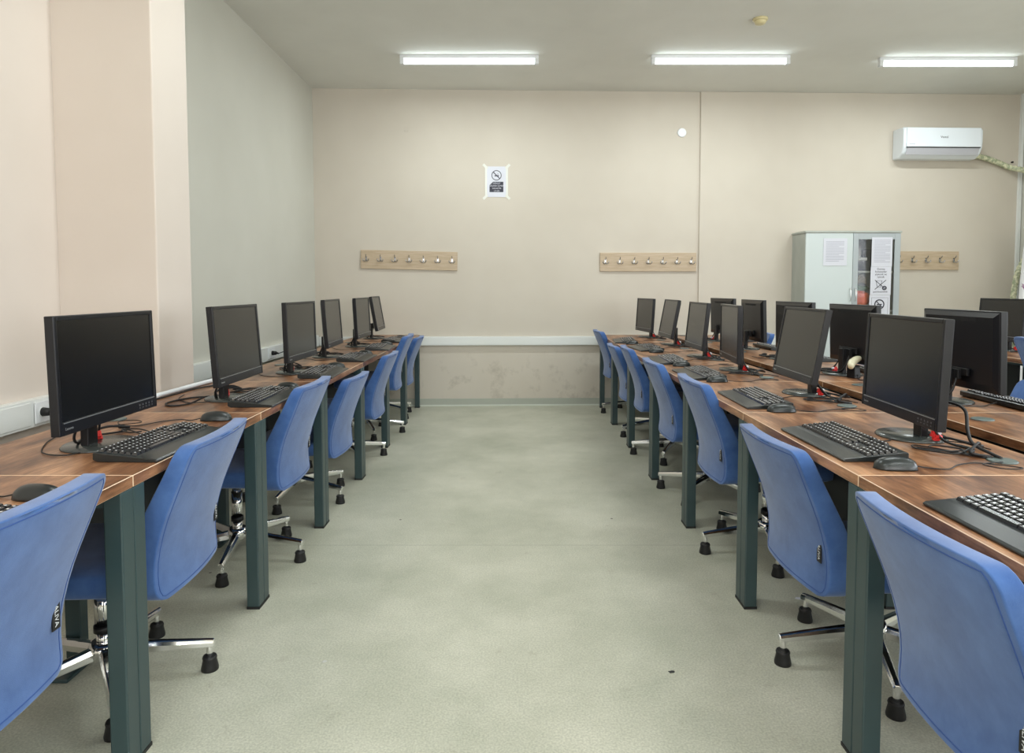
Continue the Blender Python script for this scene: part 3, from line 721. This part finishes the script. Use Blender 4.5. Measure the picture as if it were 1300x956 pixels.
# ------------------------------------------------------------------ wall-mounted things
def wall_thing(name, label, cat, X, z, d=0.0, grp=None):
    dd = d + (DR if X > 1.915 else 0)
    p = WB(X, dd, z); return thing(name, label, cat, p, PHI, grp)
hk0 = None
HOOKS = True
def coat_rack(label, X0, X1, ztop, h, tilt, hooks):
    xc = (X0 + X1) / 2; hw_ = (X1 - X0) / 2
    t = wall_thing('coat_rack', label, 'coat rack', xc, ztop - h / 2, 0, 'coat racks on the back wall')
    t.rotation_euler = (0, R(tilt), PHI)
    obj('board', boxm(-hw_, hw_, -.018, 0, -h / 2, h / 2), 'board_oak', t, bevel=.002)
    for k in range(hooks):
        x = -hw_ + .055 + k * (2 * hw_ - .11) / (hooks - 1)
        bm = bmesh.new(); box(bm, x - .009, x + .009, -.021, -.018, -.02, .028)
        tube(bm, [(x, -.020, .02), (x, -.045, .03), (x, -.058, .050)], .0042, n=8, k=4)
        for s in (-1, 1): tube(bm, [(x, -.020, -.008), (x + s * .012, -.038, -.020), (x + s * .026, -.050, -.012), (x + s * .03, -.052, .006)], .0045, n=8, k=4)
        obj('hook', bm, 'hook_steel', t)
    return t
coat_rack('pale wood coat rack with seven hooks, leftmost on the back wall', -1.57, -.585, 1.602, .19, 1.3, 7)
coat_rack('pale wood coat rack with seven hooks, middle of the back wall', .885, 1.89, 1.588, .193, 0, 7)
coat_rack('pale wood coat rack partly hidden by the grey cabinet', 3.66, 4.66, 1.606, .193, 0, 7)

t = wall_thing('paper_notice', 'white paper no-smoking notice taped on the back wall', 'notice', -.183, 2.31, .001)
obj('sheet', boxm(-.112, .112, -.002, 0, -.155, .155), 'paper', t)
bm = bmesh.new()
for x, z, a in ((-.115, .155, 45), (.115, .155, -45), (-.115, -.155, -45), (.115, -.155, 45)):
    r_ = Matrix.Rotation(R(a), 3, 'Y'); pts = [Vector(p) for p in ((-.03, 0, -.013), (.03, 0, -.013), (.03, 0, .013), (-.03, 0, .013))]
    P2 = [Vector((x, -.0035, z)) + r_ @ p for p in pts]; prism(bm, P2, (0, .0012, 0))
box(bm, -.118, -.098, -.0038, -.0024, -.15, .15); box(bm, .098, .118, -.0038, -.0024, -.15, .15)
obj('tape', bm, 'tape', t)
bm = bmesh.new(); tube(bm, [(.048 * math.cos(2 * math.pi * k / 28) - 0.0, -.003, .065 + .048 * math.sin(2 * math.pi * k / 28)) for k in range(28)], .0035, n=6, k=1, closed=True)
prism(bm, [(-.036, -.0028, .095), (-.030, -.0028, .101), (.036, -.0028, .035), (.030, -.0028, .029)], (0, -.0015, 0)); box(bm, -.02, .024, -.0042, -.0028, .055, .066); box(bm, .012, .016, -.0042, -.0028, .07, .085)
obj('no_smoking_symbol', bm, 'ink', t)
bm = bmesh.new(); prism(bm, [(-.072, -.0028, -.105), (.07, -.0028, -.105), (.07, -.0028, .0), (-.035, -.0028, .0), (-.072, -.0028, -.035)], (0, -.001, 0)); obj('black_text_panel', bm, 'ink', t)
for k, s in enumerate(('DİKKAT', 'SİGARA İÇMEK', 'YASAKTIR', 'UYARI')):
    text('notice_text', s, .021, 'paper', t, (.002, -.0042, -.016 - k * .026), FACE_NEG_Y)

t = wall_thing('round_cover_plate', 'small white round cover plate high on the back wall', 'cover plate', 1.725, 2.82)
bm = bmesh.new(); cyl(bm, (0, 0, 0), (0, -.014, 0), .048, .042, n=28); obj('cap', bm, 'white_plastic', t)
t = wall_thing('pale_cover_plate', 'faint cream square cover plate high on the back wall', 'cover plate', -1.10, 2.83)
obj('cap', boxm(-.02, .02, -.006, 0, -.02, .02), 'wall_cream', t, bevel=.002)

t = wall_thing('wall_nail', 'tiny dark nail in the wall above the wrapped pipe', 'nail', 5.2, 2.535)
bm = bmesh.new(); cyl(bm, (0, 0, 0), (0, -.02, 0), .009, n=12); obj('nail_head', bm, 'rubber', t)
# air conditioner
t = wall_thing('air_conditioner', 'white wall-mounted split air conditioner high on the back wall', 'air conditioner', 4.335, 2.70)
prf = [(0, -.155), (-.10, -.155), (-.165, -.115), (-.195, -.055), (-.200, .0), (-.200, .12), (-.175, .150), (0, .152)]
bm = bmesh.new(); prism(bm, [(-.41, y, z) for y, z in prf], (.82, 0, 0)); obj('body', bm, 'ac_white', t, bevel=.014, seg=3, angle=25)
bm = bmesh.new(); box(bm, -.385, .385, -.212, -.196, -.052, .140); obj('front_panel', bm, 'ac_white', t, bevel=.012, seg=3)
bm = bmesh.new(); prism(bm, [(-.375, -.200, -.062), (-.375, -.197, -.066), (-.375, -.168, -.122), (-.375, -.172, -.126)][::-1], (.75, 0, 0)); obj('air_flap', bm, 'ac_grey', t)
obj('panel_gap', boxm(-.38, .38, -.204, -.19, -.060, -.0535), 'cab_dark', t)
text('logo', 'Vestel', .032, 'ink', t, (0, -.2125, .045), FACE_NEG_Y)
text('sticker_text', 'Inverter', .018, 'ink_grey', t, (-.33, -.2125, -.025), FACE_NEG_Y)
# pipe wrapped in pale tape
pts = [WB(4.72, DR + .07, 2.59), WB(4.86, DR + .06, 2.57), WB(5.01, DR + .05, 2.525), WB(5.13, DR + .07, 2.47), Vector((5.235, 7.05, 2.40)), Vector((5.265, 6.96, 2.25)), Vector((5.262, 6.93, 2.0)), Vector((5.25, 6.95, 1.78)), Vector((5.20, 6.99, 1.55)), Vector((5.145, 7.02, 1.38)), Vector((5.115, 7.03, 1.15)), Vector((5.115, 7.03, .9)), Vector((5.12, 7.03, .4)), Vector((5.12, 7.03, .12))]
bm = bmesh.new()
cnt = (len(pts) - 1) * 12
tube(bm, pts, .028, n=12, k=12, rings_fn=lambda u: .027 + .003 * math.sin(u * 330))
o = obj('wrapped_pipe', bm, 'hose', None, smooth=True); tag(o, 'yellow-green tape-wrapped pipe running from the air conditioner down the corner', 'pipe')

# cabinet
CX0, CX1 = 2.895, 3.84; CF = 6.84; CH = 1.79
cb = thing('cabinet', 'grey two-door cabinet with one glass door and papers against the back wall', 'cabinet', (CX0, CF, 0))
Wd = CX1 - CX0; Dp = .345
for q in (0, Wd - .018): obj('side_panel', boxm(q, q + .018, .018, Dp, 0, CH - .02), 'cab_side', cb, bevel=.001)
bm = boxm(-.008, Wd + .008, -.005, Dp, CH - .02, CH); obj('top_panel', bm, 'cab_side', cb, bevel=.002)
bm = boxm(.018, Wd - .018, Dp - .01, Dp, .06, CH - .02); obj('back_panel', bm, 'cab_side', cb)
bm = boxm(.018, Wd - .018, .03, Dp - .01, 0, .06); obj('plinth', bm, 'cab_dark', cb)
bm = boxm(.47, .488, .03, Dp - .01, .06, CH - .02); obj('divider', bm, 'cab_side', cb)
for z in (.40, .72, .985, 1.375):
    obj('shelf', boxm(.488, Wd - .018, .03, Dp - .012, z, z + .018), 'cab_side', cb)
dl = obj('door', boxm(.002, .47, 0, .018, .06, CH - .022), 'cab_white', cb, bevel=.002)
bm = bmesh.new(); tube(bm, [(.448, 0, 1.09), (.448, -.022, 1.10), (.448, -.026, 1.155), (.448, -.022, 1.21), (.448, 0, 1.22)], .005, n=8, k=5); obj('handle', bm, 'chrome', dl)
x0, x1 = .474, Wd - .002
bm = boxm(x0, x0 + .052, 0, .018, .06, CH - .022); box(bm, x1 - .058, x1, 0, .018, .06, CH - .022); box(bm, x0 + .052, x1 - .058, 0, .018, CH - .085, CH - .022); box(bm, x0 + .052, x1 - .058, 0, .018, .06, .12)
dr = obj('door', bm, 'cab_frame', cb, bevel=.002); dr['label'] = 'glazed door with a pale frame'
obj('glass_pane', boxm(x0 + .050, x1 - .056, .006, .010, .118, CH - .083), 'glass', dr)
bm = bmesh.new(); tube(bm, [(x0 + .025, 0, 1.09), (x0 + .025, -.022, 1.10), (x0 + .025, -.026, 1.155), (x0 + .025, -.022, 1.21), (x0 + .025, 0, 1.22)], .005, n=8, k=5); obj('handle', bm, 'chrome', dr)
def sheet(name, label, x, z, w_, h, y=-.003, grp=None):
    t = thing(name, label, 'paper', (CX0 + x, CF + y, z)); obj('sheet', boxm(0, w_, -.0008, .0008, 0, h), 'paper', t); return t
t = sheet('posted_paper', 'white printed sheet taped on the solid cabinet door', .175, 1.445, .235, .27)
bm = bmesh.new()
for k in range(13): box(bm, .025, .205 - (.05 if k in (3, 8, 12) else 0), -.0018, -.0008, .235 - k * .016, .239 - k * .016)
obj('printed_lines', bm, 'ink_grey', t)
t = sheet('posted_paper', 'white printed sheet on the glass cabinet door, upper one', .655, 1.435, .205, .29)
bm = bmesh.new()
for k in range(15): box(bm, .025, .185 - (.05 if k % 5 == 3 else 0), -.0018, -.0008, .26 - k * .0155, .264 - k * .0155)
obj('printed_lines', bm, 'ink_grey', t)
t = sheet('posted_paper', 'white no food or drink notice on the glass cabinet door', .650, 1.155, .205, .279)
for k, s in enumerate(('Derste', 'bulunanlar', 'yiyecek ve', 'içecek')): text('notice_text', s, .028, 'ink', t, (.1025, -.0012, .256 - k * .026), FACE_NEG_Y, ext=.0005)
bm = bmesh.new()
for s in (-1, 1): prism(bm, [(.10 - s * .058, -.001, .055), (.10 - s * .052, -.001, .052), (.10 + s * .058, -.001, .145), (.10 + s * .052, -.001, .148)], (0, -.0012, 0))
tube(bm, [(.055, -.002, .14), (.115, -.002, .14), (.10, -.002, .075), (.07, -.002, .075)], .0022, n=6, k=1, closed=True)
tube(bm, [(.14 + .018 * math.cos(2 * math.pi * k / 12), -.002, .068 + .016 * math.sin(2 * math.pi * k / 12)) for k in range(12)], .006, n=6, k=1, closed=True)
ob_ = obj('crossed_food_symbol', bm, 'ink', t)
text('notice_text', 'getirilmemelidir', .023, 'ink', t, (.1025, -.0012, .030), FACE_NEG_Y, ext=.0005)
t = sheet('posted_paper', 'white no-smoking sheet on the glass cabinet door, lowest one', .645, .875, .205, .278)
bm = bmesh.new(); tube(bm, [(.10 + .045 * math.cos(2 * math.pi * k / 24), -.001, .185 + .045 * math.sin(2 * math.pi * k / 24)) for k in range(24)], .006, n=6, k=1, closed=True)
prism(bm, [(.066, -.001, .213), (.072, -.001, .219), (.134, -.001, .157), (.128, -.001, .151)], (0, -.0012, 0)); box(bm, .075, .125, -.002, -.001, .178, .190)
for a in ((.02, .185, .25, .252), (.02, .022, .08, .25), (.183, .185, .08, .25)): box(bm, a[0], a[1], -.002, -.001, a[2], a[3])
obj('no_smoking_symbol', bm, 'ink', t)
# contents behind the glass
def item(name, label, cat, bm, mat, loc, bevel=.003, smooth=False, rot=0):
    o = obj(name, bm, mat, None, bevel=bevel, smooth=smooth, loc=loc, rotz=rot); tag(o, label, cat); return o
yb = CF + .12
item('binder', 'dark binder standing on the top cabinet shelf behind glass', 'binder', boxm(0, .04, 0, .16, 0, .26), 'cab_dark', (CX0 + .54, yb + .03, 1.395))
item('binder', 'grey binder beside the dark one on the top cabinet shelf', 'binder', boxm(0, .045, 0, .16, 0, .25), 'pale_box', (CX0 + .585, yb + .03, 1.395))
item('cardboard_box', 'dark low box on the top cabinet shelf behind the papers', 'box', boxm(0, .17, 0, .16, 0, .22), 'cab_dark', (CX0 + .64, yb + .03, 1.395))
item('storage_box', 'dark box under a pale flat box on the top cabinet shelf', 'box', boxm(0, .13, 0, .10, 0, .10), 'cab_dark', (CX0 + .52, CF + .035, 1.395))
item('storage_box', 'pale flat box lying on the dark box in the cabinet', 'box', boxm(0, .12, 0, .09, 0, .03), 'pale_box', (CX0 + .515, CF + .04, 1.4975))
bm = bmesh.new()
for k in range(7): tube(bm, [(0, 0, .012 + k * .004), (.06, .02 * (k % 3), .05 + .012 * k), (.13, .03, .03 + .02 * (k % 4))], .006, n=6, k=4)
item('cable_bundle', 'tangled straw-coloured bundle lying in the cabinet behind glass', 'bundle', bm, 'straw', (CX0 + .54, CF + .09, 1.235), 0, True)
def blob(rx, ry, rz, seed):
    bm = bmesh.new(); bmesh.ops.create_icosphere(bm, subdivisions=3, radius=1); r_ = random.Random(seed)
    ph = [r_.uniform(0, 6) for _ in range(6)]
    for v in bm.verts:
        c = v.co; s = 1 + .14 * math.sin(4 * c.x + ph[0]) * math.cos(5 * c.y + ph[1]) + .08 * math.sin(9 * c.z + ph[2]) 
        v.co = Vector((c.x * rx * s, c.y * ry * s, max(-.92, c.z) * rz * s))
    m_ = min(v.co.z for v in bm.verts)
    for v in bm.verts: v.co.z -= m_
    return bm
item('packet', 'orange crumpled bag on the cabinet shelf behind glass', 'bag', blob(.085, .07, .10, 1), 'orange', (CX0 + .60, CF + .11, 1.005), 0, True)
item('packet', 'dark green packet lying above the orange bag', 'packet', blob(.09, .06, .03, 2), 'green_pkg', (CX0 + .61, CF + .12, 1.19), 0, True)

# white curtain at the right edge
bm = bmesh.new(); cols = []
for k in range(41):
    u = k / 40; cols.append([])
    for q in range(13):
        v = q / 12; z = 1.80 - 1.75 * v
        x = 4.925 - .10 * v ** .6 + u * (.31 + .10 * v ** .6); y = 6.62 + .022 * math.sin(u * 22) * (.4 + .6 * v)
        cols[-1].append((x, y, z))
for s in (0, 1): pass
V = [[bm.verts.new(p) for p in c] for c in cols]; V2 = [[bm.verts.new((p[0], p[1] + .003, p[2])) for p in c] for c in cols]
for G, fl in ((V, 0), (V2, 1)):
    for a, b_ in zip(G, G[1:]):
        for q in range(12): bm.faces.new((a[q], b_[q], b_[q + 1], a[q + 1])).smooth = True
for q in range(12):
    bm.faces.new((V[0][q], V[0][q + 1], V2[0][q + 1], V2[0][q])); bm.faces.new((V[-1][q], V[-1][q + 1], V2[-1][q + 1], V2[-1][q]))
for k in range(40):
    bm.faces.new((V[k][0], V[k + 1][0], V2[k + 1][0], V2[k][0])); bm.faces.new((V[k][-1], V[k + 1][-1], V2[k + 1][-1], V2[k][-1]))
t = thing('curtain', 'white curtain with purple flecks hanging at the right frame edge', 'curtain', (0, 0, 0))
obj('cloth', bm, 'curtain', t)
bm = bmesh.new(); cyl(bm, (4.90, 6.622, 1.805), (5.309, 6.622, 1.805), .010, n=10); obj('rod', bm, 'white_plastic', t)

# sockets with plugs on the left trunking
def socket(label, y, z, x, plugs):
    t = thing('socket_plate', label, 'socket', (x, y, z))
    obj('plate', boxm(0, .006, -.075, .075, -.045, .045), 'white_plastic', t, bevel=.002)
    for s in (-.035, .035):
        bm = bmesh.new(); cyl(bm, (.006, s, 0), (.008, s, 0), .022, n=20); obj('outlet', bm, 'trunking', t)
    return t
socket('white double socket on the left wall trunking, near, with two black plugs', 2.885, .703, XL + .0555, 2)
socket('white double socket on the left wall trunking, far, behind the monitors', 5.60, .690, XL + .0455, 1)
def plug(label, y, z, x, path):
    t = thing('power_plug', label, 'plug', (x, y, z))
    bm = bmesh.new(); cyl(bm, (0, 0, 0), (.034, 0, 0), .019, .015, n=16); cyl(bm, (.034, 0, 0), (.055, 0, -.004), .009, .006, n=12); obj('plug_body', bm, 'rubber', t)
    cable_child('plug_cable', path, .0036, t)
    o = obj('cable_label', boxm(-.002, .022, -.012, .012, -.004, .004), 'paper', t, loc=path[2]); o.rotation_euler = (.2, .6, .3)
    return t
plug('black power plug in the near left wall socket, nearer one', 2.85, .703, XL + .064, [(.05, 0, -.003), (.09, .03, -.01), (.13, .06, -.05), (.15, .07, -.14), (.15, .08, -.4)])
plug('black power plug in the near left wall socket, farther one', 2.92, .703, XL + .064, [(.05, 0, -.003), (.10, .03, .0), (.15, .06, -.03), (.17, .065, -.12), (.17, .07, -.4)])
plug('black power plug in the far left wall socket', 5.60, .690, XL + .054, [(.05, 0, -.003), (.11, .03, .01), (.17, .04, -.03), (.2, .02, -.12), (.2, 0, -.4)])
# white cable cover running round the foot of the pillar on the desk
bm = bmesh.new(); tube(bm, [(-1.547, 2.93, DZ + .011), (-1.540, 3.10, DZ + .011), (-1.533, 3.30, DZ + .011), (-1.525, 3.42, DZ + .011), (-1.512, 3.47, DZ + .011)], .011, n=10, k=6, flat=1.0)
o = obj('cable_cover', bm, 'white_plastic', None, smooth=True); tag(o, 'white cable cover lying along the desk edge at the foot of the pillar', 'cable cover')
bm = bmesh.new(); tube(bm, [(-1.525, 2.88, DZ + .004), (-1.515, 3.0, DZ + .004), (-1.50, 3.2, DZ + .004), (-1.44, 3.32, DZ + .004), (-1.36, 3.24, DZ + .004), (-1.33, 3.08, DZ + .004)], .0036, n=8)
o = obj('loose_cable', bm, 'rubber', None, smooth=True); tag(o, 'black cable curving along the white cable cover at the pillar', 'cable')
bm = bmesh.new(); tube(bm, [(-1.30, 2.86, DZ + .02), (-1.33, 2.78, DZ + .004), (-1.38, 2.73, DZ + .004), (-1.43, 2.80, DZ + .004), (-1.40, 2.92, DZ + .004), (-1.33, 2.97, DZ + .004)], .0036, n=8)
o = obj('loose_cable', bm, 'rubber', None, smooth=True); tag(o, 'black cable looped beside the second left monitor base', 'cable')
# small scraps on the floor
def scrap(x, y, mat, label, s):
    bm = bmesh.new(); r_ = random.Random(int(x * 1000)); A = []
    n = 9
    for k in range(n):
        a = 2 * math.pi * k / n; q = s * r_.uniform(.4, 1); A.append((x + q * math.cos(a), y + .7 * q * math.sin(a), .0))
    prism(bm, A, (0, 0, .002)); o = obj('floor_scrap', bm, mat); tag(o, label, 'scrap')
scrap(1.12, 2.64, 'paper', 'tiny white paper scrap on the floor beside the right chairs', .022)
scrap(-.62, 2.18, 'pale_box', 'tiny pale scrap on the floor beside the left desk leg', .012)
scrap(.50, 2.12, 'cab_dark', 'tiny dark scrap on the floor in the aisle near the camera', .012)
